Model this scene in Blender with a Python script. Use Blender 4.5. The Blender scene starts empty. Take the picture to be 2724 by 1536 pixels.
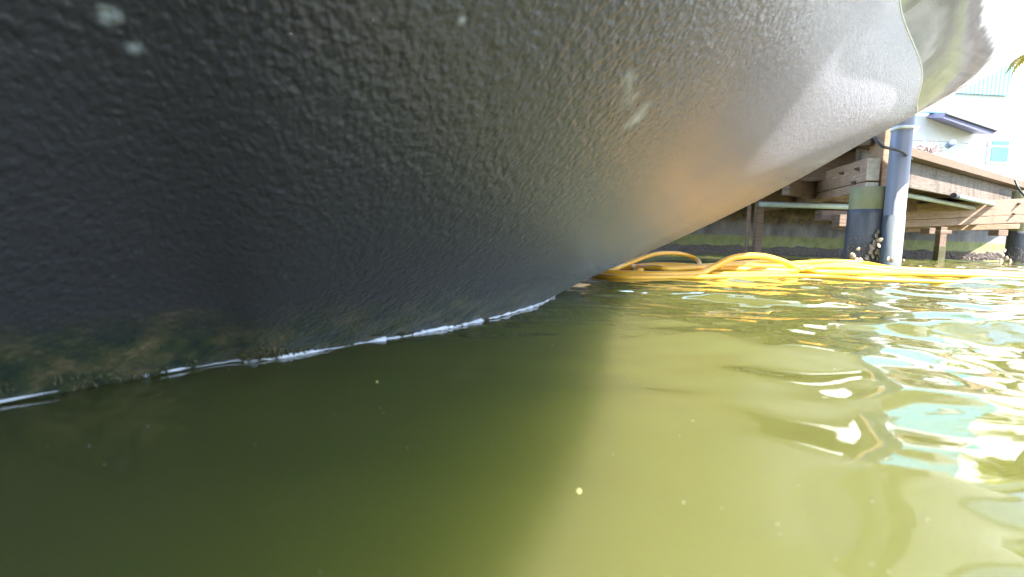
import bpy, bmesh, math, random
import numpy as np
from mathutils import Vector, Matrix, noise
random.seed(7)
S = bpy.context.scene
C = S.collection
R = math.radians

# ---------------- camera ----------------
CAM_H = 0.15; PITCH = R(5.6); ROLL = R(1.5); FPX = 1400.0
cam = bpy.data.cameras.new('camera'); co = bpy.data.objects.new('camera', cam); C.objects.link(co)
co.matrix_world = Matrix.Translation((0, 0, CAM_H)) @ Matrix.Rotation(math.pi/2 - PITCH, 4, 'X') @ Matrix.Rotation(ROLL, 4, 'Z')
cam.sensor_width = 36; cam.lens = 36*FPX/2724
cam.clip_start = 0.02; cam.clip_end = 3000
cam.dof.use_dof = True; cam.dof.focus_distance = 3.6; cam.dof.aperture_fstop = 6.0
S.camera = co
S.render.resolution_x = 1024; S.render.resolution_y = 577
# ---------------- light ----------------
SUN_EL = R(51.5); SUN_DIR = Vector((0.74*math.cos(SUN_EL), -0.67*math.cos(SUN_EL), math.sin(SUN_EL))).normalized()
w = bpy.data.worlds.new('World'); S.world = w; w.use_nodes = True
nt = w.node_tree; bg = nt.nodes['Background']
sky = nt.nodes.new('ShaderNodeTexSky'); sky.sky_type = 'NISHITA'; sky.sun_disc = False
sky.sun_elevation = SUN_EL; sky.sun_rotation = math.atan2(SUN_DIR.x, SUN_DIR.y)
sky.dust_density = .6; sky.air_density = 1.0
nt.links.new(sky.outputs[0], bg.inputs[0]); bg.inputs[1].default_value = 0.15
sl = bpy.data.lights.new('sun', 'SUN'); sl.energy = 5.0; sl.angle = R(0.5); sl.color = (1, .95, .88)
so = bpy.data.objects.new('sun', sl); C.objects.link(so)
so.rotation_euler = (-SUN_DIR).to_track_quat('-Z', 'Y').to_euler()
S.view_settings.view_transform = 'Standard'; S.view_settings.look = 'None'
S.view_settings.exposure = 2.3; S.view_settings.gamma = 1
S.render.engine = 'CYCLES'; S.cycles.max_bounces = 8; S.cycles.diffuse_bounces = 4; S.cycles.glossy_bounces = 5
S.cycles.caustics_reflective = False; S.cycles.caustics_refractive = False

# ---------------- survey helpers (pixels of the 2724x1536 photo -> points of the place) ----------------
MW = co.matrix_world.to_3x3()
def ray(x, y): return MW @ Vector(((x-1362)/FPX, (768-y)/FPX, -1))
def wat(x, y, z=0.0):
    d = ray(x, y); t = (z-CAM_H)/d.z
    return Vector((d.x*t, d.y*t, z))
def at(x, y, Y):
    d = ray(x, y); t = Y/d.y
    return Vector((d.x*t, Y, CAM_H+d.z*t))

# ---------------- object helpers ----------------
def link(name, me, mat=None, parent=None, loc=None):
    o = bpy.data.objects.new(name, me); C.objects.link(o)
    if mat: me.materials.append(mat)
    if parent: o.parent = parent
    if loc is not None: o.location = loc
    return o
def from_bm(name, bm, mat, parent=None, smooth=False, bev=0):
    me = bpy.data.meshes.new(name)
    if bev:
        bmesh.ops.bevel(bm, geom=list(bm.edges), offset=bev, segments=2, affect='EDGES', profile=.6)
    bmesh.ops.recalc_face_normals(bm, faces=bm.faces)
    if smooth:
        for f in bm.faces: f.smooth = True
    bm.to_mesh(me); bm.free()
    return link(name, me, mat, parent)
def tag(o, label=None, cat=None, group=None, kind=None):
    if label: o['label'] = label
    if cat: o['category'] = cat
    if group: o['group'] = group
    if kind: o['kind'] = kind
    return o
def thing(name, loc, label, cat, group=None, rz=0):
    o = bpy.data.objects.new(name, None); C.objects.link(o); o.location = loc; o.rotation_euler.z = rz
    o.empty_display_size = .1
    return tag(o, label, cat, group)
def box(bm, c, size, rot=None):
    m = Matrix.Translation(c) @ (rot.to_4x4() if rot is not None else Matrix()) @ Matrix.Diagonal((*size, 1))
    return bmesh.ops.create_cube(bm, size=1, matrix=m)['verts']
def beam_bm(a, b, wd, z0, z1, cuts=10):
    """horizontal timber from a to b (xy), width wd, between z0 and z1"""
    a = Vector((a[0], a[1], 0)); b = Vector((b[0], b[1], 0)); d = (b-a); L = d.length; d.normalize()
    n = Vector((-d.y, d.x, 0)); bm = bmesh.new()
    rings = []
    for i in range(cuts+1):
        p = a + d*L*i/cuts
        rings.append([bm.verts.new(p + n*s*wd/2 + Vector((0, 0, z))) for s, z in ((-1, z0), (1, z0), (1, z1), (-1, z1))])
    for r0, r1 in zip(rings, rings[1:]):
        for k in range(4): bm.faces.new((r0[k], r0[(k+1) % 4], r1[(k+1) % 4], r1[k]))
    bm.faces.new(rings[0]); bm.faces.new(rings[-1][::-1])
    return bm
def tube_bm(pts, rad, seg=10, bm=None, cap=True):
    bm = bm or bmesh.new(); prev = None; n = len(pts)
    pts = [Vector(p) for p in pts]
    up = Vector((0, 0, 1))
    for i, p in enumerate(pts):
        t = (pts[min(i+1, n-1)] - pts[max(i-1, 0)])
        if t.length < 1e-9: t = Vector((1, 0, 0))
        t.normalize()
        u = up if abs(t.z) < .95 else Vector((0, 1, 0))
        a = t.cross(u).normalized(); b = a.cross(t)
        r = rad(i/(n-1)) if callable(rad) else rad
        ring = [bm.verts.new(p + (a*math.cos(k*2*math.pi/seg) + b*math.sin(k*2*math.pi/seg))*r) for k in range(seg)]
        if prev:
            for k in range(seg): bm.faces.new((prev[k], prev[(k+1) % seg], ring[(k+1) % seg], ring[k]))
        elif cap: bm.faces.new(ring)
        prev = ring
    if cap: bm.faces.new(prev[::-1])
    return bm
def crs(P, n):
    P = np.array(P, float); Q = np.vstack([2*P[0]-P[1], P, 2*P[-1]-P[-2]]); out = []
    for i in range(len(P)-1):
        p0, p1, p2, p3 = Q[i:i+4]; t = np.linspace(0, 1, n, endpoint=False)[:, None]
        out.append(.5*((2*p1)+(-p0+p2)*t+(2*p0-5*p1+4*p2-p3)*t*t+(-p0+3*p1-3*p2+p3)*t**3))
    out.append(P[-1:]); return np.vstack(out)
def smooth_curve(c, k):
    for _ in range(k):
        c[1:-1] = .25*c[:-2] + .5*c[1:-1] + .25*c[2:]
    return c
def grid_mesh(name, V, mat, parent=None, uv=False):
    """V: (m,n,3) array"""
    m, n = V.shape[:2]; me = bpy.data.meshes.new(name)
    me.vertices.add(m*n); me.vertices.foreach_set('co', V.reshape(-1).astype(np.float32))
    i = np.arange(m*n).reshape(m, n)
    f = np.stack([i[:-1, :-1], i[:-1, 1:], i[1:, 1:], i[1:, :-1]], -1).reshape(-1, 4)
    me.loops.add(f.size); me.polygons.add(len(f))
    me.loops.foreach_set('vertex_index', f.reshape(-1).astype(np.int32))
    me.polygons.foreach_set('loop_start', (np.arange(len(f))*4).astype(np.int32))
    me.polygons.foreach_set('use_smooth', np.ones(len(f), bool))
    me.update(calc_edges=True)
    return link(name, me, mat, parent)

# ---------------- materials ----------------
class NT:
    def __init__(s, name):
        s.m = bpy.data.materials.new(name); s.m.use_nodes = True; s.t = s.m.node_tree
        s.b = s.t.nodes['Principled BSDF']; s.out = s.t.nodes['Material Output']
        s.tc = s.t.nodes.new('ShaderNodeTexCoord')
    def n(s, typ, **k):
        nd = s.t.nodes.new(typ)
        for a, v in k.items(): setattr(nd, a, v)
        return nd
    def l(s, a, b): s.t.links.new(a, b)
    def mapping(s, scale=(1, 1, 1), loc=(0, 0, 0), rot=(0, 0, 0), src=None):
        mp = s.n('ShaderNodeMapping'); mp.inputs['Scale'].default_value = scale; mp.inputs['Location'].default_value = loc
        mp.inputs['Rotation'].default_value = rot
        s.l(src or s.tc.outputs['Object'], mp.inputs[0]); return mp.outputs[0]
    def noise(s, scale, detail=4, rough=.55, vec=None, dist=0):
        nd = s.n('ShaderNodeTexNoise'); nd.inputs['Scale'].default_value = scale; nd.inputs['Detail'].default_value = detail
        nd.inputs['Roughness'].default_value = rough; nd.inputs['Distortion'].default_value = dist
        s.l(vec or s.tc.outputs['Object'], nd.inputs['Vector']); return nd.outputs['Fac']
    def ramp(s, fac, stops):
        nd = s.n('ShaderNodeValToRGB'); e = nd.color_ramp.elements
        while len(e) < len(stops): e.new(.5)
        for x, (p, c) in zip(e, stops): x.position = p; x.color = (*c, 1) if len(c) == 3 else c
        s.l(fac, nd.inputs[0]); return nd.outputs[0]
    def mix(s, fac, a, b):
        nd = s.n('ShaderNodeMix', data_type='RGBA')
        for v, i in ((fac, 0), (a, 6), (b, 7)):
            if hasattr(v, 'links'): s.l(v, nd.inputs[i])
            else: nd.inputs[i].default_value = v if i == 0 else (*v, 1)
        return nd.outputs[2]
    def math(s, op, a, b=0, clamp=False):
        nd = s.n('ShaderNodeMath', operation=op, use_clamp=clamp)
        for v, i in ((a, 0), (b, 1)):
            if hasattr(v, 'links'): s.l(v, nd.inputs[i])
            else: nd.inputs[i].default_value = v
        return nd.outputs[0]
    def sep(s):
        nd = s.n('ShaderNodeSeparateXYZ'); g = s.n('ShaderNodeNewGeometry'); s.l(g.outputs['Position'], nd.inputs[0]); return nd.outputs, g.outputs['Position']
    def bump(s, h, strength=.3, dist=.01, normal=None):
        nd = s.n('ShaderNodeBump'); nd.inputs['Strength'].default_value = strength; nd.inputs['Distance'].default_value = dist
        s.l(h, nd.inputs['Height'])
        if normal: s.l(normal, nd.inputs['Normal'])
        s.l(nd.outputs[0], s.b.inputs['Normal']); return nd.outputs[0]
    def set(s, color=None, rough=None, metal=None, **k):
        for v, i in ((color, 'Base Color'), (rough, 'Roughness'), (metal, 'Metallic')):
            if v is None: continue
            if hasattr(v, 'links'): s.l(v, s.b.inputs[i])
            else: s.b.inputs[i].default_value = (*v, 1) if i == 'Base Color' else v
        for kk, v in k.items(): s.b.inputs[kk.replace('_', ' ')].default_value = v
        return s
def simple(name, c1, c2, scale=8, rough=.7, bump=.2, bd=.005, stretch=(1, 1, 1), **k):
    a = NT(name); v = a.mapping(stretch); f = a.noise(scale, 6, .6, v)
    a.set(a.ramp(f, [(.3, c1), (.7, c2)]), rough, **k)
    if bump: a.bump(a.noise(scale*4, 4, .6, v), bump, bd)
    return a.m

# black antifouling paint: orange-peel roller texture, slime band at the waterline, salt marks
def hull_material(stains):
    a = NT('black_bottom_paint'); (sx, sy, sz), pos = a.sep()
    v = a.mapping((1, 1, .28), src=pos)
    peel = a.noise(210, 2, .5, v); peel2 = a.noise(100, 2, .55, v); big = a.noise(2.2, 3, .5, pos)
    base = a.mix(a.math('MULTIPLY', big, 1.0), (.032, .031, .037), (.052, .051, .060))
    specks = a.ramp(a.noise(150, 2, .6, v), [(.68, (0, 0, 0)), (.74, (1, 1, 1))])
    base = a.mix(a.math('MULTIPLY', specks, .35), base, (.13, .13, .14))
    for (p, r, amt) in stains:
        d = a.n('ShaderNodeVectorMath', operation='DISTANCE'); a.l(pos, d.inputs[0]); d.inputs[1].default_value = p
        nn = a.math('MULTIPLY', a.math('SUBTRACT', a.noise(55, 3, .6, pos), .5), r*2.2)
        f = a.math('SUBTRACT', 1.0, a.math('DIVIDE', a.math('ADD', d.outputs['Value'], nn), r), True)
        f = a.math('MULTIPLY', f, amt, True)
        base = a.mix(f, base, (.42, .46, .5))
    # slime band
    wob = a.math('MULTIPLY', a.noise(9, 4, .65, pos), .07)
    zz = a.math('SUBTRACT', sz, wob)
    band = a.ramp(a.math('MULTIPLY', a.math('ADD', zz, .05), 7), [(.34, (1, 1, 1)), (.66, (0, 0, 0))])
    slime = a.ramp(a.noise(30, 5, .7, pos), [(.35, (.008, .022, .008)), (.5, (.04, .05, .014)), (.62, (.10, .085, .035)), (.75, (.17, .145, .08))])
    base = a.mix(band, base, slime)
    rg = a.mix(band, (.27,)*3, (.6,)*3)
    a.set(base, None); a.b.inputs['Specular Tint'].default_value = (.84, .82, 1, 1); a.l(rg, a.b.inputs['Roughness'])
    a.set(Specular_IOR_Level=.75, Sheen_Weight=.12, Sheen_Roughness=.35, Coat_Weight=.17, Coat_Roughness=.24, Coat_IOR=1.5)
    a.b.inputs['Sheen Tint'].default_value = (.85, .85, 1, 1)
    h = a.math('ADD', peel, a.math('MULTIPLY', peel2, .9))
    amt = a.n('ShaderNodeMapRange'); a.l(sx, amt.inputs[0])
    for k_, v_ in ((1, -.3), (2, 1.5), (3, .55), (4, 1.25)): amt.inputs[k_].default_value = v_
    a.bump(a.math('MULTIPLY', h, amt.outputs[0]), 1.0, .0045)
    return a.m

def white_hull_material():
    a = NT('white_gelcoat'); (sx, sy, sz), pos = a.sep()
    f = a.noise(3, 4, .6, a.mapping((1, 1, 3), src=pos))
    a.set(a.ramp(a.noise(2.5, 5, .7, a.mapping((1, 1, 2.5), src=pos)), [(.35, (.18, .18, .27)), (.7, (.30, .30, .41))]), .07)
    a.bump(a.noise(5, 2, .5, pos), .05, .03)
    return a.m

def water_material():
    a = NT('murky_green_water'); pos = a.sep()[1]
    f = a.noise(1.6, 3, .5, pos)
    col = a.ramp(f, [(.3, (.083, .090, .025)), (.7, (.096, .100, .030))])
    a.set(col, .015, IOR=1.55, Subsurface_Weight=1.0, Subsurface_Scale=.35)
    a.b.subsurface_method = 'BURLEY'
    a.b.inputs['Subsurface Radius'].default_value = (.8, 1.0, .4)
    h = a.noise(9, 2, .5, a.mapping((.7, 1, 1), src=pos))
    a.bump(h, .10, .012)
    return a.m

def wood(name, c1, c2, c3, streak=.4, rough=.75):
    a = NT(name); (sx, sy, sz), pos = a.sep()
    g = a.noise(7, 6, .65, a.mapping((1, 1, 9), src=pos), 1.2)
    st = a.noise(11, 5, .7, a.mapping((1, 1, .18), src=pos))
    c = a.ramp(g, [(.3, c1), (.55, c2), (.75, c3)])
    m = a.ramp(st, [(.5, (0, 0, 0)), (.72, (1, 1, 1))])
    c = a.mix(a.math('MULTIPLY', m, streak), c, tuple(x*.3 for x in c1))
    a.set(c, rough); a.bump(g, .5, .006)
    return a.m

M = {}
M['water'] = water_material()
M['white_hull'] = white_hull_material()
M['beam'] = wood('beam_wood', (.23, .15, .105), (.40, .26, .18), (.54, .40, .32))
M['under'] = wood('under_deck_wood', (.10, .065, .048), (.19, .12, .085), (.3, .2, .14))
M['fascia'] = wood('fascia_wood', (.075, .055, .037), (.15, .115, .093), (.20, .165, .14), .8)
M['cap'] = wood('deck_edge_wood', (.09, .058, .036), (.14, .09, .058), (.18, .125, .085), .1)
M['endgrain'] = simple('pale_end_grain', (.42, .38, .33), (.62, .56, .5), 30, .7)
M['pile'] = simple('green_treated_pile', (.18, .19, .08), (.36, .33, .19), 7, .85, .5, .006, (1, 1, .4))
M['post'] = wood('post_wood', (.22, .14, .08), (.34, .22, .14), (.4, .3, .2), .15)
M['wrap'] = simple('black_pile_wrap', (.05, .052, .062), (.13, .13, .16), 9, .42, .5, .006, (1, 1, .3))
M['vinyl'] = simple('grey_pile_sleeve', (.22, .225, .26), (.29, .295, .33), 5, .35, .1, .003, (1, 1, .3))
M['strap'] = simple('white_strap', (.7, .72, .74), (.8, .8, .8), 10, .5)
M['dark'] = simple('dark_rubber', (.03, .03, .035), (.05, .05, .055), 10, .5)
M['steel'] = simple('rusty_steel', (.10, .05, .03), (.2, .15, .12), 40, .5)
M['pvc'] = simple('pale_pvc', (.36, .40, .36), (.46, .50, .46), 12, .4, .1)
M['shell'] = simple('oyster_shell', (.20, .13, .07), (.46, .37, .28), 30, .7, .6, .004)
M['shell2'] = simple('barnacle', (.20, .16, .155), (.48, .42, .40), 60, .8, .6, .004)
M['hose'] = simple('yellow_hose', (.92, .41, .03), (.96, .50, .05), 20, .35, .05, .001)
M['sky_glint'] = simple('sky_glint', (.40, .43, .50), (.62, .65, .72), 60, .12, .5, .004, Specular_IOR_Level=.8)  # pale colour stands in for sky reflected along the waterline
M['concrete'] = simple('old_concrete', (.14, .11, .08), (.30, .25, .19), 12, .9, 1, .02)
M['house'] = simple('white_stucco', (.74, .74, .74), (.8, .8, .8), 6, .8)
M['teal'] = simple('aqua_metal', (.15, .38, .50), (.18, .44, .57), 3, .4, 0)
M['awning'] = simple('violet_grey_awning', (.12, .12, .21), (.17, .17, .28), 8, .5)
M['ground'] = simple('lawn_soil', (.05, .07, .02), (.12, .12, .05), 3, .9)
M['frond'] = simple('palm_leaf', (.30, .34, .04), (.55, .40, .03), 12, .5, .2)
M['trunk'] = simple('palm_trunk', (.10, .07, .05), (.2, .15, .1), 20, .9, 1, .02)
M['pink'] = simple('dry_pink_leaf', (.45, .33, .31), (.6, .48, .45), 20, .8)
M['bed'] = simple('silt', (.03, .035, .012), (.05, .05, .02), 2, .9)
M['glass'] = simple('aqua_glass', (.07, .33, .35), (.09, .38, .38), 2, .1, 0)
M['fleck'] = simple('foam_fleck', (.6, .6, .55), (.8, .8, .76), 40, .5)

def seawall_material():
    a = NT('seawall_concrete'); (sx, sy, sz), pos = a.sep()
    dark = a.ramp(a.noise(5, 6, .65, a.mapping((1, 1, .5), src=pos)), [(.3, (.11, .10, .11)), (.55, (.20, .185, .195)), (.75, (.3, .27, .25))])
    wob = a.math('MULTIPLY', a.noise(14, 4, .6, a.mapping((1, 1, .3), src=pos)), .06)
    z = a.math('ADD', sz, wob)
    green = a.ramp(a.noise(9, 5, .6, pos), [(.3, (.17, .19, .07)), (.7, (.30, .30, .14))])
    k = a.ramp(z, [(.27, (1, 1, 1)), (.30, (0, 0, 0))])
    c = a.mix(k, dark, green)
    brown = a.ramp(a.noise(8, 6, .7, pos), [(.35, (.06, .045, .03)), (.7, (.26, .2, .13))])
    k2 = a.ramp(a.math('ADD', z, a.math('MULTIPLY', a.noise(3, 5, .7, pos), .25)), [(.56, (0, 0, 0)), (.62, (1, 1, 1))])
    c = a.mix(k2, c, brown)
    a.set(c, .85); a.bump(a.noise(25, 6, .7, pos), .8, .015)
    return a.m
M['seawall'] = seawall_material()

# =====================================================================
# WATER, SEABED, LAND
# =====================================================================
def sw_y(x): return 6.95 + .16*x
# water: one sheet, finely meshed near by and coarse towards the horizon
def axis(lo, hi, fine_lo, fine_hi, step, grow=1.18):
    a = list(np.arange(fine_lo, fine_hi, step)); s = step
    while a[-1] < hi: s *= grow; a.append(a[-1]+s)
    s = step
    while a[0] > lo: s *= grow; a.insert(0, a[0]-s)
    return np.array(a)
xs = axis(-400, 400, -1.4, 5.2, .013); ys = axis(-400, 400, .05, 5.6, .013)
X, Y = np.meshgrid(xs, ys, indexing='ij')
rng = np.random.default_rng(11)
Z = np.zeros_like(X)
r = np.hypot(X, Y)
def waves(n, lmin, lmax, slope, main, spread):
    z = np.zeros_like(X)
    for _ in range(n):
        L = math.exp(rng.uniform(math.log(lmin), math.log(lmax))); th = main + rng.normal()*spread; k = 2*math.pi/L
        ph = rng.uniform(0, 6.28)
        z += slope/k*np.sin(k*(X*math.cos(th)+Y*math.sin(th)) + ph + .9*np.sin(.37*k*(X*math.sin(th)-Y*math.cos(th))+ph*2))
    return z
fade = np.clip((20-r)/15, 0, 1)*(1+1.1*np.clip((X/np.maximum(r, .01)-.05)/.3, 0, 1)*np.clip((r-.25)/.5, 0, 1))
calm = .25+.75/(1+np.exp(-(X-.35*Y-.05)/.25))               # the lee beside the hull is calmer
Z += waves(16, .18, .95, .0165, R(78), .5)*fade*calm
Z += waves(12, .06, .2, .0135, R(80), .7)*np.clip((6-r)/5, 0, 1)*calm*(1+1.0*np.clip((X/np.maximum(r, .01)-.05)/.3, 0, 1)*np.clip((r-.25)/.5, 0, 1))
water = grid_mesh('water', np.stack([X, Y, Z], -1), M['water']); water['kind'] = 'structure'

bm = bmesh.new()
v = [bm.verts.new(p) for p in ((-400, -400, -2.5), (400, -400, -2.5), (400, 400, -2.5), (-400, 400, -2.5))]
bm.faces.new(v); tag(from_bm('seabed', bm, M['bed']), kind='structure')
# land behind the seawall
bm = bmesh.new()
pts = [(-300, sw_y(-300)+.35), (300, sw_y(300)+.35), (300, 400), (-300, 400)]
lo = [bm.verts.new((x, y, -2.4)) for x, y in pts]; hi = [bm.verts.new((x, y, .86)) for x, y in pts]
bm.faces.new(hi); bm.faces.new(lo[::-1])
for i in range(4): bm.faces.new((lo[i], lo[(i+1) % 4], hi[(i+1) % 4], hi[i]))
tag(from_bm('ground', bm, M['ground']), kind='structure')
# seawall with a rough face
sw = thing('seawall', (0, sw_y(0), 0), 'long stained concrete seawall with green algae band and barnacle crust behind the dock piles', 'wall')
nx, nz = 700, 26; xx = np.linspace(-14, 18, nx); zz = np.linspace(-.4, .86, nz)
V = np.zeros((nx, nz, 3))
for i, x in enumerate(xx):
    for j, z in enumerate(zz):
        d = noise.noise((x*3, z*5, 0))*.02 + noise.noise((x*11, z*14, 3))*.008
        if z > .5: d += noise.noise((x*5, z*9, 7))*.05 - .03
        V[i, j] = (x, sw_y(x)+d-sw_y(0), z)
grid_mesh('wall_face', V, M['seawall'], sw)
bm = beam_bm((-14, sw_y(-14)+.17), (18, sw_y(18)+.17), .30, -.5, .84, 1); o = from_bm('wall_core', bm, M['concrete'], sw); o.location = (0, -sw_y(0), 0)
bm = beam_bm((-14, sw_y(-14)+.12), (18, sw_y(18)+.12), .42, .865, .93, 60)
for vv in bm.verts: vv.co += Vector((0, noise.noise(vv.co*3)*.02, noise.noise(vv.co*2)*.006))
o = from_bm('wall_cap', bm, M['concrete'], sw); o.location = (0, -sw_y(0), 0)
# barnacle crust: small cones, uncountable
def cones(name, places, mat, parent, loc0=Vector((0, 0, 0))):
    vs = []; fs = []
    for (p, nrm, s, h) in places:
        nrm = Vector(nrm).normalized(); a = nrm.orthogonal().normalized(); b = nrm.cross(a); p = Vector(p)-loc0
        base = len(vs); k = 5; ph = random.random()*6
        for q in range(k):
            c = math.cos(ph+q*2*math.pi/k); t = math.sin(ph+q*2*math.pi/k)
            vs.append(p+(a*c+b*t)*s); vs.append(p+nrm*h+(a*c+b*t)*s*.4)
        vs.append(p+nrm*h*.6)
        for q in range(k):
            q2 = (q+1) % k
            fs.append((base+2*q, base+2*q2, base+2*q2+1, base+2*q+1)); fs.append((base+2*q+1, base+2*q2+1, base+2*k))
    me = bpy.data.meshes.new(name); me.from_pydata([tuple(x) for x in vs], [], fs)
    return link(name, me, mat, parent)
pl = []
for _ in range(14000):
    x = random.uniform(.3, 9); z = random.uniform(-.01, .145)
    if z > .09+.05*noise.noise((x*4, 1, 2))+random.random()*.02: continue
    pl.append(((x, sw_y(x)-.01+random.uniform(-.012, .012), z), (random.uniform(-.5, .5), -1, random.uniform(-.4, .7)), random.uniform(.006, .014), random.uniform(.01, .028)))
o = cones('barnacle_crust', pl, M['shell2'], sw, Vector((0, sw_y(0), 0))); o['kind'] = 'stuff'

# =====================================================================
# THE BOAT
# =====================================================================
boat = thing('boat', (0, 0, 0), 'large boat seen from under its bow, black textured bottom paint below and glossy white topsides', 'boat')
W = [(-2.6, -3.4), (-1.3, -1.0), (-.43, .432), (-.286, .597), (-.168, .75), (-.041, .945), (.06, 1.18), (.112, 1.42), (.103, 1.759), (-.579, 2.464), (-.956, 2.223), (-2.4, .6), (-4.4, -2.2)]
K = [(-2.2, -3.9, .8), (-1.1, -1.5, .8), (-.3, -.25, .82), (.112, -.032, .74), (.487, .413, .754), (.788, 1.023, .807), (1.101, 1.649, .894), (1.679, 2.243, .879), (1.92, 2.633, .835), (2.107, 2.909, .827), (1.205, 3.165, .845), (-1.2, 1.9, .85), (-4.4, -1.6, .8)]
D = [(-1.2, -5.2, 1.9), (.83, -2.3, 1.9), (1.03, -1.6, 1.9), (1.02, -1.15, 1.9), (1.10, -.7, 1.9), (1.02, -.2, 1.9), (1.28, .6, 1.92), (2.35, 2.0, 1.96), (4.0, 3.50, 2.12), (3.3, 3.8, 2.05), (1.3, 3.9, 1.95), (-1.3, 2.6, 1.95), (-4.6, -1.4, 1.9)]  # out-of-view near side is shaped to cast the wanted shadow on the water
NS = 40
wc = smooth_curve(crs(W, NS), 60); kc = smooth_curve(crs(K, NS), 440); dc = smooth_curve(crs(D, NS), 120)
T0, T1 = .95, 1.25
ns = 90; rows = []
a_in = np.array
for s in np.linspace(-.28, 1, ns):
    if s < 0:
        e = .5; t = T0
        slope_xy = math.cos(T0)/(math.sin(T1)-math.sin(T0)); slope_z = math.sin(T0)/(math.cos(T0)-math.cos(T1))
        aa = (T1-T0)*s*slope_xy; bb = (T1-T0)*s*slope_z
    else:
        t = T0+(T1-T0)*s
        aa = (math.sin(t)-math.sin(T0))/(math.sin(T1)-math.sin(T0)); bb = (math.cos(T0)-math.cos(t))/(math.cos(T0)-math.cos(T1))
    rows.append(np.column_stack([wc*(1-aa)+kc[:, :2]*aa, kc[:, 2]*bb]))
HV = np.stack(rows, 1)
# slime fringe relief near the waterline
near = (np.hypot(HV[..., 0], HV[..., 1]) < 2.2) & (HV[..., 2] < .08)
for i, j in zip(*np.nonzero(near)):
    p = HV[i, j]; am = .006*max(0, 1-abs(p[2]-.01)/.07)
    nn = noise.noise((p[0]*28, p[1]*28, p[2]*28))
    p[0] += am*nn*.8; p[1] -= am*nn*.5
def stain_at(x, y):
    d = ray(x, y); o = Vector((0, 0, CAM_H)); L = HV.reshape(-1, 3)-np.array(o); dn = np.array(d.normalized())
    t = L@dn; perp = np.linalg.norm(L-t[:, None]*dn, axis=1); perp[t < .1] = 9
    k = np.argsort(perp)[:3]; k = k[np.argmin(t[k])]
    return tuple(HV.reshape(-1, 3)[k])
st = [(stain_at(1683, 232), .015, .4), (stain_at(1692, 268), .018, .35), (stain_at(1700, 318), .020, .6), (stain_at(285, 70), .007, .8),
      (stain_at(325, 98), .006, .7), (stain_at(1240, 90), .005, .6), (stain_at(2318, 312), .014, .8)]
M['hull'] = hull_material(st)
grid_mesh('hull_bottom', HV, M['hull'], boat)
# thin white rim-light strip where the bottom paint ends, then the topsides
tp = []
kk = kc.copy(); kk[:, 2] += .002
for s in np.linspace(0, 1, 60):
    q = kk*(1-s)+dc*s
    bulge = .10*math.sin(math.pi*s)
    q = q.copy(); q[:, 2] -= bulge*1.4
    tp.append(q)
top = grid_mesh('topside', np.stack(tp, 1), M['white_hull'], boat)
bm = tube_bm([Vector(p)+Vector((.0, 0, .003)) for p in kc[::3]], .003, 8); from_bm('rim_light_strip', bm, M['strap'], boat, True)  # rim light on the hull edge, put in as a white tube
bm = tube_bm([Vector(p) for p in dc[::8]], .03, 8); from_bm('rub_rail', bm, M['dark'], boat, True)
# deck
n = len(dc); me = bpy.data.meshes.new('deck'); h = n//2
near_side = dc[:NS*8+1]; far_side = dc[NS*8:][::-1]
idx = np.linspace(0, 1, 80)
def resamp(c): return np.stack([np.interp(idx, np.linspace(0, 1, len(c)), c[:, k]) for k in range(3)], 1)
A, B = resamp(near_side), resamp(far_side)
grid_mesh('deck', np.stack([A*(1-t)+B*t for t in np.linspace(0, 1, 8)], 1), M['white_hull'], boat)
# transom
lo = HV[0, 0], HV[-1, 0]
bm = bmesh.new()
vv = [bm.verts.new(tuple(p)) for p in list(HV[0, ::10])+[dc[0], dc[-1]]+list(HV[-1, ::-10])]
bm.faces.new(vv); from_bm('transom', bm, M['white_hull'], boat)

# pale strand along the contact: painted glint of sky on the meniscus
def contact(u):  # u in 0..1 along visible waterline
    m0, m1 = NS*2-10, NS*7+4
    f = m0+(m1-m0)*u; i = int(f); t = f-i
    return Vector((*(wc[i]*(1-t)+wc[i+1]*t), 0))
M['algae'] = simple('algae_tuft', (.010, .022, .008), (.085, .075, .03), 22, .75, .6, .003)
pl = []
for _ in range(9000):
    i = random.randint(NS*2-20, NS*5); j = random.uniform(19, 24); jj = int(j)
    p = Vector(HV[i, jj])*(1-j+jj)+Vector(HV[i, jj+1])*(j-jj); q = Vector(HV[i+1, jj])
    p = p.lerp(q+(p-Vector(HV[i, jj])), random.random())
    if p.z < -.005 or p.z > .002+.030*(.5+.9*noise.noise((p.x*9, p.y*9, 2)))*(1.1-i/(NS*6)): continue
    if noise.noise((p.x*26, p.y*26, p.z*40)) < -.12: continue
    s_ = random.uniform(.0006, .0018)
    pl.append((p, (random.gauss(.6, .5), random.gauss(-.5, .5), random.gauss(-.5, .4)), s_, s_*random.uniform(1, 2.6)))
o = cones('algae_growth', pl, M['algae'], boat); o['kind'] = 'stuff'
sky_glint = thing('glint_line', contact(.3), 'thin pale strand painting the sky glint where the water laps the black hull', 'sky_glint')
sky_glint['kind'] = 'stuff'
bm = bmesh.new(); loc = sky_glint.location
segs = [(.03, .06, .0012), (.085, .098, .0012), (.155, .22, .0022), (.175, .195, .0034), (.245, .30, .0040), (.36, .52, .0030), (.375, .405, .0055), (.46, .56, .0048), (.55, .59, .0045), (.60, .90, .0036), (.89, .985, .0040), (.1, .37, .0011)]
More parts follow.
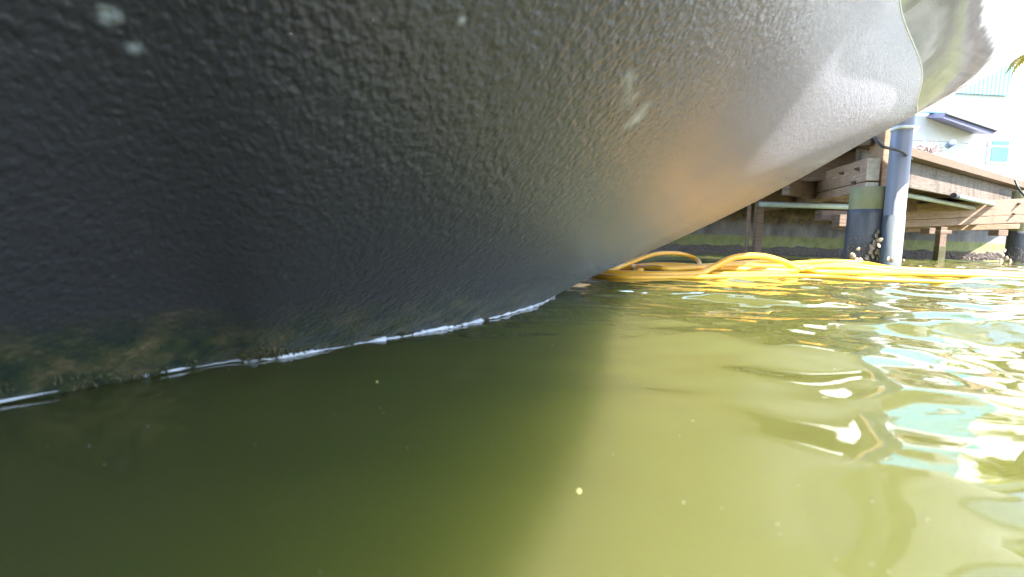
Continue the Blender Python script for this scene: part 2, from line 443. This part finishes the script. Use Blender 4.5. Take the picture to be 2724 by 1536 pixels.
for (u0, u1, rr) in segs:
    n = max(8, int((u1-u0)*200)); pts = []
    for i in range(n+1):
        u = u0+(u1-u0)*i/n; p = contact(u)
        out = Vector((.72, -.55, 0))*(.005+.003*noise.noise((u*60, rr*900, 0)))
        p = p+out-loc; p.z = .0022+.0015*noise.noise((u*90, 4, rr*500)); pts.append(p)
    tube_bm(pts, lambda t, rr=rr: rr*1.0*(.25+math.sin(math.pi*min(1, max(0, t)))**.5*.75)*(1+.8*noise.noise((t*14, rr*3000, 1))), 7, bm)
from_bm('glint_strand', bm, M['sky_glint'], sky_glint, True)
def bubble(px, py, r_, label):
    a = NT('bubble_film').set((.8, .85, .9), .03, IOR=1.25, Transmission_Weight=.85, Specular_IOR_Level=1.0) if 'bubble' not in M else None
    if a: M['bubble'] = a.m
    bm = bmesh.new(); bmesh.ops.create_uvsphere(bm, u_segments=24, v_segments=14, radius=r_)
    for v in bm.verts: v.co.z *= .75
    o = from_bm('bubble', bm, M['bubble'], None, True); o.location = wat(px, py) + Vector((0, 0, r_*.35)); tag(o, label, 'bubble', 'bubbles along the hull')
bubble(672, 965, .0065, 'largest bubble floating on the bright line at the dark hull')
bubble(852, 928, .0045, 'small yellowish bubble right of the largest bubble on the bright line')
bubble(390, 1003, .003, 'tiny bubble left of the largest bubble at the dark hull')

# =====================================================================
# HOSE
# =====================================================================
def hose(name, pts, rad, label, kind='hose'):
    """pts: (x_px, y_px of the point of water below it, height)"""
    P = []
    for x, y, h_ in pts:
        p = wat(x, y); P.append((p.x, p.y, h_+.006))
    c = crs(P, 14); bm = tube_bm(c, rad*.95, 12)
    o = from_bm(name, bm, M['hose'], None, True)
    return tag(o, label, 'hose', 'yellow hoses floating in front of the dock')
r1 = .014
hose('air_hose', [(1420, 696, .004), (1500, 708, .004), (1580, 724, .006), (1630, 727, .01), (1665, 724, .03), (1740, 722, .078), (1810, 721, .080), (1855, 723, .05), (1862, 728, .01), (1900, 735, .004), (2050, 734, .006), (2250, 730, .008), (2450, 729, .01), (2600, 734, .008), (2800, 742, .006), (3200, 760, .004)], .011, 'yellow hose with the tall narrow loop arching up beside the hull')
hose('air_hose', [(1440, 705, .004), (1560, 728, .004), (1710, 738, .006), (1850, 738, .008), (1890, 736, .03), (1950, 735, .078), (2020, 734, .085), (2080, 733, .06), (2130, 733, .02), (2200, 736, .014), (2400, 736, .010), (2600, 741, .008), (2800, 749, .004), (3200, 768, .004)], .015, 'yellow hose with the wide low loop nearest the dock pile')
hose('air_hose', [(1480, 705, .006), (1640, 720, .008), (1760, 724, .025), (1900, 728, .02), (2100, 733, .015), (2180, 727, .03), (2260, 724, .035), (2330, 725, .02), (2500, 730, .012), (2800, 741, .008), (3200, 757, .004)], .016, 'thick yellow hose lying low behind both loops')
hose('air_hose', [(1450, 715, .004), (1560, 733, .000), (1660, 744, .002), (1800, 745, .004), (1950, 744, .006), (2150, 742, .006), (2300, 748, .002), (2500, 754, .0), (2800, 765, .0), (3200, 785, 0)], .010, 'half sunk yellow hose closest to the viewer')
hose('air_hose', [(1560, 702, .01), (1680, 722, .015), (1740, 729, .022), (1800, 731, .02), (1950, 728, .035), (2040, 728, .03), (2150, 729, .03), (2260, 730, .03), (2380, 733, .012), (2600, 737, .01), (2800, 745, .006), (3200, 763, .004)], .014, 'yellow hose threaded under the wide loop')
hose('air_hose', [(1840, 716, .005), (1930, 716, .02), (2020, 715, .035), (2110, 716, .03), (2200, 715, .04), (2290, 717, .035), (2380, 722, .01), (2500, 728, .006), (2700, 738, .004), (3200, 762, .0)], .015, 'yellow hose bundled behind the right foot of the wide loop')
# tape collar on the hose near the hull
p = wat(1698, 733)
bm = tube_bm([(-.018, 0, .0), (0, 0, .001), (.018, 0, 0)], .019, 14); o = from_bm('hose_fitting', bm, M['hose'], None, True)
o.location = p+Vector((0, 0, .012)); tag(o, 'short yellow collar fitting on the hoses left of the loops', 'fitting')

# =====================================================================
# DOCK
# =====================================================================
P1 = at(2304, 640, 4.5); P1.z = 0; P2 = at(2690, 640, 7.0); P2.z = 0
fd = (P2-P1).normalized(); fn = Vector((-fd.y, fd.x, 0))             # face direction and inward normal
dock = thing('dock', P1, 'weathered wooden dock with stained fascia boards, heavy beams and a plank deck over the water', 'dock')
def dpart(name, bm, mat, **k):
    o = from_bm(name, bm, mat, dock, **k); o.matrix_parent_inverse = Matrix.Translation(-P1); return o
def XY(a, b=0):  # along the face, inward
    p = P1+fd*a+fn*b; return (p.x, p.y)
L = 9.0
# fascia boards, one per bay length
for i, (a, b) in enumerate(((.10, 1.22), (1.225, 2.35), (2.355, 4.2), (4.205, 6.4), (6.405, 8.9))):
    dpart('fascia_board', beam_bm(XY(a, .16), XY(b, .16), .045, .74, .995, 12), M['fascia'], bev=.003)
for i in range(1):
    dpart('deck_edge', beam_bm(XY(.0, .115), XY(L, .115), .16, 1.0, 1.08, 30), M['cap'], bev=.004)
# deck planks (run along the face)
for k in range(19):
    b0 = .27+k*.145
    dpart('deck_plank', beam_bm(XY(-.02-.35*k*.1, b0), XY(L, b0), .138, 1.035, 1.072, 20), M['cap'])
# joists
for k in range(10):
    a = .45+k*.9
    dpart('joist', beam_bm(XY(a, .19), XY(a, 2.7), .05, .78, 1.032, 6), M['under'])
dpart('stringer', beam_bm(XY(.05, 1.15), XY(L, 1.15), .07, .62, .777, 12), M['under'])
dpart('stringer', beam_bm(XY(.05, .75), XY(L, .75), .07, .62, .777, 12), M['under'])
# cross beams: double timbers bolted to the piles
def cross(a, z0, z1, start, end, ang=None, side=-1):
    p = P1+fd*a
    d = fn if ang is None else Vector((math.sin(ang), math.cos(ang), 0))
    n_ = Vector((d.y, -d.x, 0)); mid = z0+(z1-z0)*.32
    s = p+d*start+n_*side*.02; e = p+d*end+n_*side*.02
    b1 = dpart('cross_beam', beam_bm(s, e, .09, mid+.003, z1, 12), M['beam'], bev=.005)
    b2 = dpart('cross_beam', beam_bm(s, e, .09, z0, mid-.003, 12), M['beam'], bev=.005)
    return s, d, n_
beam_az = R(9)
s0 = at(2322, 450, 4.42)
def beam_at(s, az, L_, z0, z1, wd=.09, split=.32, drop=0.0):
    def sag(bm):
        for v in bm.verts: v.co.z -= drop*((v.co.xy-s.xy).length/L_)
        return bm
    d = Vector((math.sin(az), math.cos(az), 0)); e = s+d*L_; mid = z0+(z1-z0)*split
    o1 = dpart('cross_beam', sag(beam_bm(s, e, wd, mid+.003, z1, 14)), M['beam'], bev=.005)
    o2 = dpart('cross_beam', sag(beam_bm(s, e, wd, z0, mid-.003, 14)), M['beam'], bev=.005)
    f = s-d*.004
    for o_, a_, b_ in ((o1, mid+.008, z1-.005), (o2, z0+.005, mid-.008)):
        e_ = from_bm('end_grain', beam_bm(s-d*.012, s-d*.001, wd-.006, a_, b_, 1), M['endgrain'], o_)
    return d
d1 = beam_at(s0, beam_az, 2.95, .60, .875, .10, .3, .03)
# bolts on the beam side
def bolt(p, nrm, r_=.018, ln=.035):
    dpart('bolt', tube_bm([p, p+nrm*ln*.4, p+nrm*ln*.41, p+nrm*ln], lambda t: r_ if t < .5 else r_*.55, 6), M['steel'])
nb = Vector((-math.cos(beam_az), math.sin(beam_az), 0))
for (dd, z_) in ((.13, .80), (.17, .69), (.42, .80)):
    bolt(Vector((s0.x, s0.y, z_))+d1*dd+nb*.05, nb)
# second line of timber below it, deeper in
s2 = at(2730, 560, 6.72); e2 = at(2380, 560, 7.05); s2.z = e2.z = 0
az2 = math.atan2((e2-s2).x, (e2-s2).y)
d2 = beam_at(s2, az2, (e2-s2).length, .50, .80, .10, .32, .10)
d3 = beam_at(s2+Vector((.15, .22, 0)), az2, (e2-s2).length+.2, .43, .66, .10, .3, .10)
nb2 = Vector((-math.cos(az2), math.sin(az2), 0))
for (dd, z_) in ((.12, .73), (.16, .60)):
    bolt(Vector((s2.x, s2.y, z_))+d2*dd+nb2*.05, nb2)
# hanging blocks below the deck
for (x, y, Y_, sx, sz) in ((2240, 588, 5.0, .12, .11), (2210, 575, 5.2, .25, .10), (2225, 604, 5.1, .06, .05), (2468, 615, 5.4, .06, .06), (2505, 618, 5.6, .12, .04), (2655, 620, 5.5, .10, .06)):
    bm = bmesh.new(); box(bm, at(x, y, Y_), (sx, .12, sz)); dpart('block', bm, M['under'], bev=.006)
# pipes under the deck
for (a, b, r_) in ((at(2400, 517, 5.6), at(2600, 556, 6.9), .026), (at(2545, 523, 5.9), at(2680, 552, 7.2), .026), (at(2020, 544, 5.5), at(2300, 552, 5.5), .028)):
    o = dpart('pipe', tube_bm([a, a.lerp(b, .5), b], r_, 12), M['pvc'], smooth=True)
o = dpart('pipe_end', tube_bm([at(2536, 521, 5.84), at(2546, 523, 5.9)], .032, 12), M['dark'])

# --- piles ---
def pile_thing(base, label, rad, z_green, z_wrap, post=None, group='round wooden dock piles'):
    t = thing('dock_pile', base, label, 'pile', group)
    seg = 40; 
    def ringtube(z0, z1, r_, jit, mat, name):
        bm = bmesh.new(); prev = None; nz_ = 24
        for j in range(nz_+1):
            z = z0+(z1-z0)*j/nz_; ring = []
            for k in range(seg):
                th = k*2*math.pi/seg
                rr = r_+jit*noise.noise((math.cos(th)*3+base.x, math.sin(th)*3, z*3))
                ring.append(bm.verts.new((math.cos(th)*rr, math.sin(th)*rr, z)))
            if prev:
                for k in range(seg): bm.faces.new((prev[k], prev[(k+1) % seg], ring[(k+1) % seg], ring[k]))
            prev = ring
        bm.faces.new(prev)
        return from_bm(name, bm, mat, t, True)
    ringtube(-2.4, z_green, rad, .010, M['pile'], 'shaft')
    ringtube(-.6, z_wrap, rad+.006, .006, M['wrap'], 'wrap')
    if post:
        dx, w_, top = post
        bm = bmesh.new(); box(bm, Vector((dx, .02, (z_green+top)/2+.001)), (w_, .18, top-z_green-.001)); from_bm('post', bm, M['post'], t, bev=.006)
    return t
pa = pile_thing(P1, 'round pile with black wrap, green top and oyster shells, nearest under the dock corner', .148, .64, .455, (.105, .15, 1.30))
P2b = Vector((P2.x+.12, P2.y-.02, 0))
pb = pile_thing(P2b, 'farther round black-wrapped pile at the right edge of the picture', .148, .92, .395)
def shell_bm(s):
    bm = bmesh.new(); bmesh.ops.create_uvsphere(bm, u_segments=14, v_segments=8, radius=1)
    ph = random.random()*9
    for v in bm.verts:
        q = 1+.25*noise.noise(v.co*1.8+Vector((ph, 0, 0)))
        v.co = Vector((v.co.x*s*.8*q, v.co.y*s*.30*q, v.co.z*s*q*(1.25 if v.co.z > 0 else .8)))
    return bm
def shells_on(t, base, spots, Yd):
    for (x, y, s) in spots:
        p = at(x, y, Yd)
        o = from_bm('oyster_shell', shell_bm(s), M['shell'], t, True)
        o.location = p-base; o.rotation_euler = (random.uniform(-.4, .4), random.uniform(-.7, .7), random.uniform(-.5, .5))
shells_on(pa, P1, [(2337, 618, .020), (2331, 628, .028), (2335, 640, .022), (2326, 650, .030), (2320, 660, .026), (2333, 672, .026), (2316, 672, .022), (2343, 678, .030), (2322, 684, .024), (2335, 690, .026), (2268, 684, .030), (2282, 664, .017), (2278, 693, .020), (2350, 690, .022), (2306, 688, .020), (2290, 694, .022)], 4.33)
shells_on(pb, P2b, [(2672, 668, .022), (2668, 680, .026), (2676, 690, .028), (2688, 696, .024), (2664, 696, .024)], 5.85)
pl = []
for _ in range(650):
    th = R(random.uniform(180, 300)); z = abs(random.gauss(.0, .09)); 
    if z > .26: continue
    nrm = Vector((math.cos(th), math.sin(th), 0))
    pl.append((nrm*.155+Vector((0, 0, z)), nrm, random.uniform(.002, .006), random.uniform(.003, .009)))
o = cones('barnacle_crust', pl, M['shell'], pa); o['kind'] = 'stuff'
o = cones('barnacle_crust', [(p+Vector((0, 0, -.03)), n_, s, h_) for p, n_, s, h_ in pl[:400]], M['shell'], pb); o['kind'] = 'stuff'

# grey sleeved pile in front of the corner
P3 = at(2372, 640, 4.28); P3.z = 0
sp = thing('sleeved_pile', P3, 'tall smooth grey sleeved pile standing against the dock corner, tied with a white strap', 'pile')
def roundbox(bm, hw, hd, r_, z0, z1, nz_=1, z_fn=None):
    pts = []
    for (cx, cy, a0) in ((hw-r_, hd-r_, 0), (-hw+r_, hd-r_, 90), (-hw+r_, -hd+r_, 180), (hw-r_, -hd+r_, 270)):
        for q in range(7): th = R(a0+q*15); pts.append((cx+r_*math.cos(th), cy+r_*math.sin(th)))
    prev = None
    for j in range(nz_+1):
        ring = [bm.verts.new((x, y, z0+(z1-z0)*j/nz_)) for x, y in pts]
        if prev:
            for k in range(len(pts)): bm.faces.new((prev[k], prev[(k+1) % len(pts)], ring[(k+1) % len(pts)], ring[k]))
        else: bm.faces.new(ring[::-1])
        prev = ring
    bm.faces.new(prev)
bm = bmesh.new(); roundbox(bm, .062, .078, .045, -2.4, 1.75); o = from_bm('sleeve', bm, M['vinyl'], sp, True); o.rotation_euler.z = R(-12)
me = o.data
bm = bmesh.new(); roundbox(bm, .0645, .0805, .045, -.6, .40); o = from_bm('shaded_sleeve', bm, simple('shaded_pile_sleeve', (.10, .115, .12), (.17, .185, .19), 7, .3, .3, .004, (1, 1, .3)), sp, True); o.rotation_euler.z = R(-12)  # darker copy of the sleeve: sun-shadow on the lower pile painted into its colour
bm = bmesh.new(); roundbox(bm, .067, .083, .045, 1.07, 1.095); o = from_bm('strap', bm, M['strap'], sp, True); o.rotation_euler.z = R(-12)
shells_on(sp, P3, [(2362, 690, .018), (2372, 694, .02), (2404, 694, .012), (2340, 640, .02), (2338, 655, .018)], 4.16)
# cable slung over the piles
a = at(2215, 335, 4.1); pts = [at(2222, 345, 4.15), at(2240, 378, 4.12), at(2262, 392, 4.12), at(2300, 402, 4.12), at(2350, 412, 4.12), at(2398, 428, 4.15), at(2420, 445, 4.3)]
pts = [tuple(p) for p in pts]; bm = tube_bm(crs([tuple(at(2322, 362, 4.2)), tuple(at(2345, 388, 4.12)), tuple(at(2372, 396, 4.12)), tuple(at(2400, 404, 4.14)), tuple(at(2424, 424, 4.3))], 8), .011, 10)
tag(from_bm('cable', bm, M['dark'], None, True), 'short dark cable sagging around the grey sleeved pile', 'cable')
bm = tube_bm(crs([tuple(at(2700, 480, 5.85)), tuple(at(2712, 505, 5.8)), tuple(at(2735, 530, 5.8)), tuple(at(2760, 540, 5.85))], 8), .011, 10)
tag(from_bm('cable', bm, M['dark'], None, True), 'dark cable hanging at the top of the far right pile', 'cable')

# thin dark piles further in
def thin_pile(x, Y_, wd, top, label, h1=.24):
    b = at(x, 640, Y_); b.z = 0
    t = thing('support_post', b, label, 'post', 'thin dark posts under the dock')
    bm = bmesh.new(); box(bm, Vector((0, 0, (top-2.4)/2)), (wd, wd, top+2.4)); from_bm('shaft', bm, M['under'], t, bev=.004)
    bm = bmesh.new(); box(bm, Vector((0, 0, -.2)), (wd+.008, wd+.008, .4+h1+.1)); from_bm('algae_sleeve', bm, simple('post_algae', (.05, .045, .02), (.12, .11, .05), 14, .9, .8, .01), t, bev=.004)
    return t
thin_pile(2014, 5.6, .07, .66, 'thin dark post under the dock left of the wrapped pile', -.02)
thin_pile(2502, 6.3, .075, .40, 'thin dark post under the dock right of the grey sleeved pile')
thin_pile(1987, 5.5, .03, .66, 'very thin rusty rod standing left of the thin dark post', .0)

# floating flecks
for (x, y, sx) in ((2556, 713, .022), (2407, 712, .009), (2425, 706, .006), (2448, 708, .008), (2625, 713, .009), (2712, 711, .012), (2600, 711, .006), (2370, 700, .006)):
    bm = bmesh.new(); bmesh.ops.create_uvsphere(bm, u_segments=12, v_segments=6, radius=1)
    for v in bm.verts: q = 1+.3*noise.noise(v.co*2+Vector((x, 0, 0))); v.co = Vector((v.co.x*sx*1.6*q, v.co.y*sx*q, v.co.z*sx*.3))
    o = from_bm('foam_fleck', bm, M['fleck'], None, True); o.location = wat(x, y, .003)
    names = {2407: 'small pale fleck floating just right of the grey sleeved pile', 2425: 'tiny fleck second to the right of the grey sleeved pile', 2448: 'tiny fleck third to the right of the grey sleeved pile', 2625: 'small pale fleck floating right of the largest white fleck', 2712: 'small pale fleck floating in front of the far right pile', 2600: 'tiny fleck touching the right side of the largest white fleck', 2370: 'tiny fleck at the foot of the grey sleeved pile'}
    tag(o, names.get(x, 'largest white fleck floating before the seawall between the two wrapped piles'), 'debris', 'pale flecks floating by the seawall')
pl = []
for _ in range(70):
    x = random.uniform(40, 2600); y = random.uniform(880, 1530)
    if y < 1080-.2*x+20: continue
    p = wat(x, y); pl.append((tuple(p), (random.uniform(-1, 1), random.uniform(-1, 1), 1), random.uniform(.00015, .0004), .0004))
sk = cones('surface_specks', pl, M['fleck'], None); tag(sk, 'fine pale specks drifting on the green water surface', 'debris', kind='stuff')
# tiny specks drifting in the green water
for (x, y, lab) in ((1540, 1310, 'pale green speck drifting on the bright green water near the bottom'), (1003, 1017, 'tiny pale speck floating on the dark water below the bright line')):
    bm = bmesh.new(); bmesh.ops.create_icosphere(bm, subdivisions=2, radius=.0016 if y > 1200 else .0012)
    for v in bm.verts: v.co.z *= 1.3; v.co.x *= .8
    o = from_bm('floating_speck', bm, simple('speck', (.4, .45, .15), (.5, .55, .2), 60, .5, 0), None, True); o.location = wat(x, y, .0015); tag(o, lab, 'debris')

# =====================================================================
# HOUSE AND PLANTS ON LAND
# =====================================================================
HY = 12.0
hb = at(2560, 600, HY); hb.z = .86
house = thing('house', hb, 'white house with aqua gable siding, violet-grey awning and small aqua window behind the dock', 'house')
def hpart(name, bm, mat, **k):
    o = from_bm(name, bm, mat, k.pop('parent', house), **k)
    if o.parent == house: o.matrix_parent_inverse = Matrix.Translation(-hb)
    return o
# walls of the house with an opening-free facade plane, eaves, roof
x0, x1 = at(2180, 400, HY).x, 26.0
bm = bmesh.new(); box(bm, Vector(((x0+x1)/2, HY+3.5, .86+2.6)), (x1-x0, 7, 5.2)); hpart('wall', bm, M['house'])
bm = bmesh.new()
zt = .86+5.2
for (xx_, zz_) in (): pass
vs = [(x0-.3, HY-.35, zt), (x1+.3, HY-.35, zt), (x1+.3, HY+7.3, zt), (x0-.3, HY+7.3, zt), (x0-.3, HY+3.5, zt+1.8), (x1+.3, HY+3.5, zt+1.8)]
q = [bm.verts.new(v) for v in vs]
for f in ((0, 1, 5, 4), (2, 3, 4, 5), (0, 4, 3), (1, 2, 5), (3, 2, 1, 0)): bm.faces.new([q[i] for i in f])
hpart('roof', bm, M['awning'])
# aqua ribbed siding panel
a_ = at(2515, 243, HY-.05); b_ = at(2687, 256, HY-.05); tp_ = zt-.05
bm = bmesh.new(); nr = 26; W_ = b_.x-a_.x
for k in range(nr):
    xa = a_.x-.9+(W_+.9)*k/nr; xb = xa+(W_+.9)/nr*.90; zb = a_.z+(b_.z-a_.z)*max(0, k/nr)
    box(bm, Vector(((xa+xb)/2, HY-.05, (zb+tp_)/2)), (xb-xa, .04, tp_-zb))
box(bm, Vector(((a_.x-.9+b_.x)/2, HY-.02, (a_.z+tp_)/2+.02)), (W_+.9, .03, tp_-a_.z-.03))
hpart('siding', bm, M['teal'])
# awning, sloping down to the right
a_ = at(2520, 300, HY-.5); b_ = at(2655, 346, HY-.5)
ax = hpart('awning', bmesh.new(), M['awning'])
bm = bmesh.new()
dz = at(2520, 315, HY-.5).z-a_.z
pts = [a_+Vector((0, 0, 0)), b_, b_+Vector((-.12, 0, dz)), a_+Vector((-.08, 0, dz))]
f0 = [bm.verts.new(p) for p in pts]; f1 = [bm.verts.new(p+Vector((0, .48, .12))) for p in pts]
bm.faces.new(f0); bm.faces.new(f1[::-1])
for i in range(4): bm.faces.new((f0[i], f0[(i+1) % 4], f1[(i+1) % 4], f1[i]))
bmesh.ops.recalc_face_normals(bm, faces=bm.faces); bm.to_mesh(ax.data); bm.free()
bm = tube_bm([a_+Vector((-.04, -.01, -.03)), b_+Vector((-.03, -.01, -.03))], .022, 8); o = from_bm('awning_trim', bm, M['dark'], ax)
# aqua gutter line
p0, p1 = at(2380, 296, HY-.1), at(2520, 298, HY-.1)
bm = bmesh.new(); box(bm, (p0+p1)/2, ((p1-p0).length, .1, .05)); hpart('gutter', bm, M['teal'])
# window
c0, c1 = at(2635, 376, HY), at(2674, 430, HY)
wf = hpart('window', (lambda b: (box(b, Vector(((c0.x+c1.x)/2, HY-.02, (c0.z+c1.z)/2)), (c1.x-c0.x+.12, .05, c0.z-c1.z+.12)), b)[1])(bmesh.new()), M['strap'])
for (ya, yb) in ((376, 386), (393, 430)):
    za, zb = at(2650, ya, HY).z, at(2650, yb, HY).z
    bm = bmesh.new(); box(bm, Vector(((c0.x+c1.x)/2, HY-.05, (za+zb)/2)), (c1.x-c0.x, .02, za-zb)); from_bm('pane', bm, M['glass'], wf)
# floodlight on a bracket
fl = at(2527, 385, 11.4)
t = thing('floodlight', fl, 'small dark floodlight on a thin pole in front of the white wall', 'lamp')
bm = tube_bm([(-.06, 0, -.05), (.0, 0, 0), (.05, 0, .035), (.09, 0, .05)], lambda q: .05+.02*math.sin(q*3), 12); from_bm('lamp_head', bm, simple('lamp_grey', (.13, .18, .27), (.17, .22, .3), 9, .5), t, True)
bm = tube_bm([(-.03, .02, -.04), (-.07, .02, -.25), (-.10, .02, .86-fl.z)], .008, 6); from_bm('lamp_pole', bm, M['strap'], t, True)
bm = tube_bm(crs([tuple(at(2380, 372, 11.4)), tuple(at(2530, 378, 11.4)), tuple(at(2660, 392, 11.4)), tuple(at(2800, 405, 11.4)), tuple(at(3000, 400, 11.4))], 8), .006, 6)
tag(from_bm('wire', bm, M['dark'], None, True), 'thin wire sagging across the white house wall', 'wire')

# palm with yellowing fronds drooping from the right
def frond(bm, L_, az, el0, droop, wd):
    pts = []; p = Vector((0, 0, 0)); el = el0; n_ = 14
    for i in range(n_+1):
        pts.append(p.copy()); d = Vector((math.cos(az)*math.cos(el), math.sin(az)*math.cos(el), math.sin(el))); p = p+d*L_/n_; el -= droop/n_
    tube_bm(pts, lambda t: .012*(1-t)+.003, 5, bm)
    for i in range(2, n_+1):
        for sub in (0, .5):
            if i+sub > n_: continue
            q = pts[i-1].lerp(pts[i], sub); d = (pts[i]-pts[i-1]).normalized(); sd = d.cross(Vector((0, 0, 1))).normalized()
            for s in (-1, 1):
                ll = wd*math.sin(math.pi*min(1, (i+sub)/n_*.85+.12))*random.uniform(.8, 1.1)
                tip = q+(sd*s*.75+d*.6+Vector((0, 0, -.45))).normalized()*ll; m_ = q.lerp(tip, .5)+Vector((0, 0, .03)); ww = d*.018
                v_ = [bm.verts.new(x_) for x_ in (q-ww, m_-ww*1.2, tip, m_+ww*1.2, q+ww)]
                bm.faces.new(v_)
pc = at(2850, 95, 9.6)
palm = thing('palm_tree', Vector((pc.x, pc.y, .86)), 'palm tree with drooping yellow-green fronds at the upper right in front of the aqua siding', 'tree')
bm = tube_bm([(0.25, 0, -.1), (.2, 0, .6), (.05, 0, 1.6), (0, 0, pc.z-.86)], lambda t: .13-.04*t, 14); from_bm('trunk', bm, M['trunk'], palm, True)
for k in range(15):
    bm = bmesh.new(); frond(bm, random.uniform(1.0, 1.45), k*2.4, random.uniform(.1, 1.1), random.uniform(1.6, 2.6), .28)
    o = from_bm('frond', bm, M['frond'], palm); o.location = (0, 0, pc.z-.86)
# pinkish dry tufts on the dock behind the edge
for (x, y, Y_, s, lab) in ((2470, 405, 7.2, .16, 'pinkish dry shrub behind the deck edge next to the grey sleeved pile'), (2722, 470, 8.2, .2, 'pinkish dry shrub behind the deck edge at the right border')):
    b = at(x, y, Y_); base_z = .86
    bm = bmesh.new()
    for _ in range(260):
        d = Vector((random.gauss(0, 1), random.gauss(0, 1), random.gauss(.3, .8))).normalized()*s*random.uniform(.3, 1)
        c_ = d; e1 = Vector((random.gauss(0, 1), random.gauss(0, 1), random.gauss(0, 1))).normalized()*.02; e2 = d.normalized()*.03
        bm.faces.new([bm.verts.new(c_+x_) for x_ in (-e1*.5, e2, e1*.5, -e2)])
    t = thing('shrub', Vector((b.x, b.y, base_z)), lab, 'shrub', 'dry shrubs on the bank')
    o = from_bm('foliage', bm, M['pink'], t); o.location.z = b.z-base_z
    bm = bmesh.new()
    for k in range(5): tube_bm([(0, 0, 0), (random.uniform(-.05, .05), random.uniform(-.05, .05), (b.z-base_z)*.6), (random.uniform(-.1, .1), random.uniform(-.1, .1), b.z-base_z+.05)], .005, 5, bm)
    from_bm('stem', bm, M['trunk'], t)
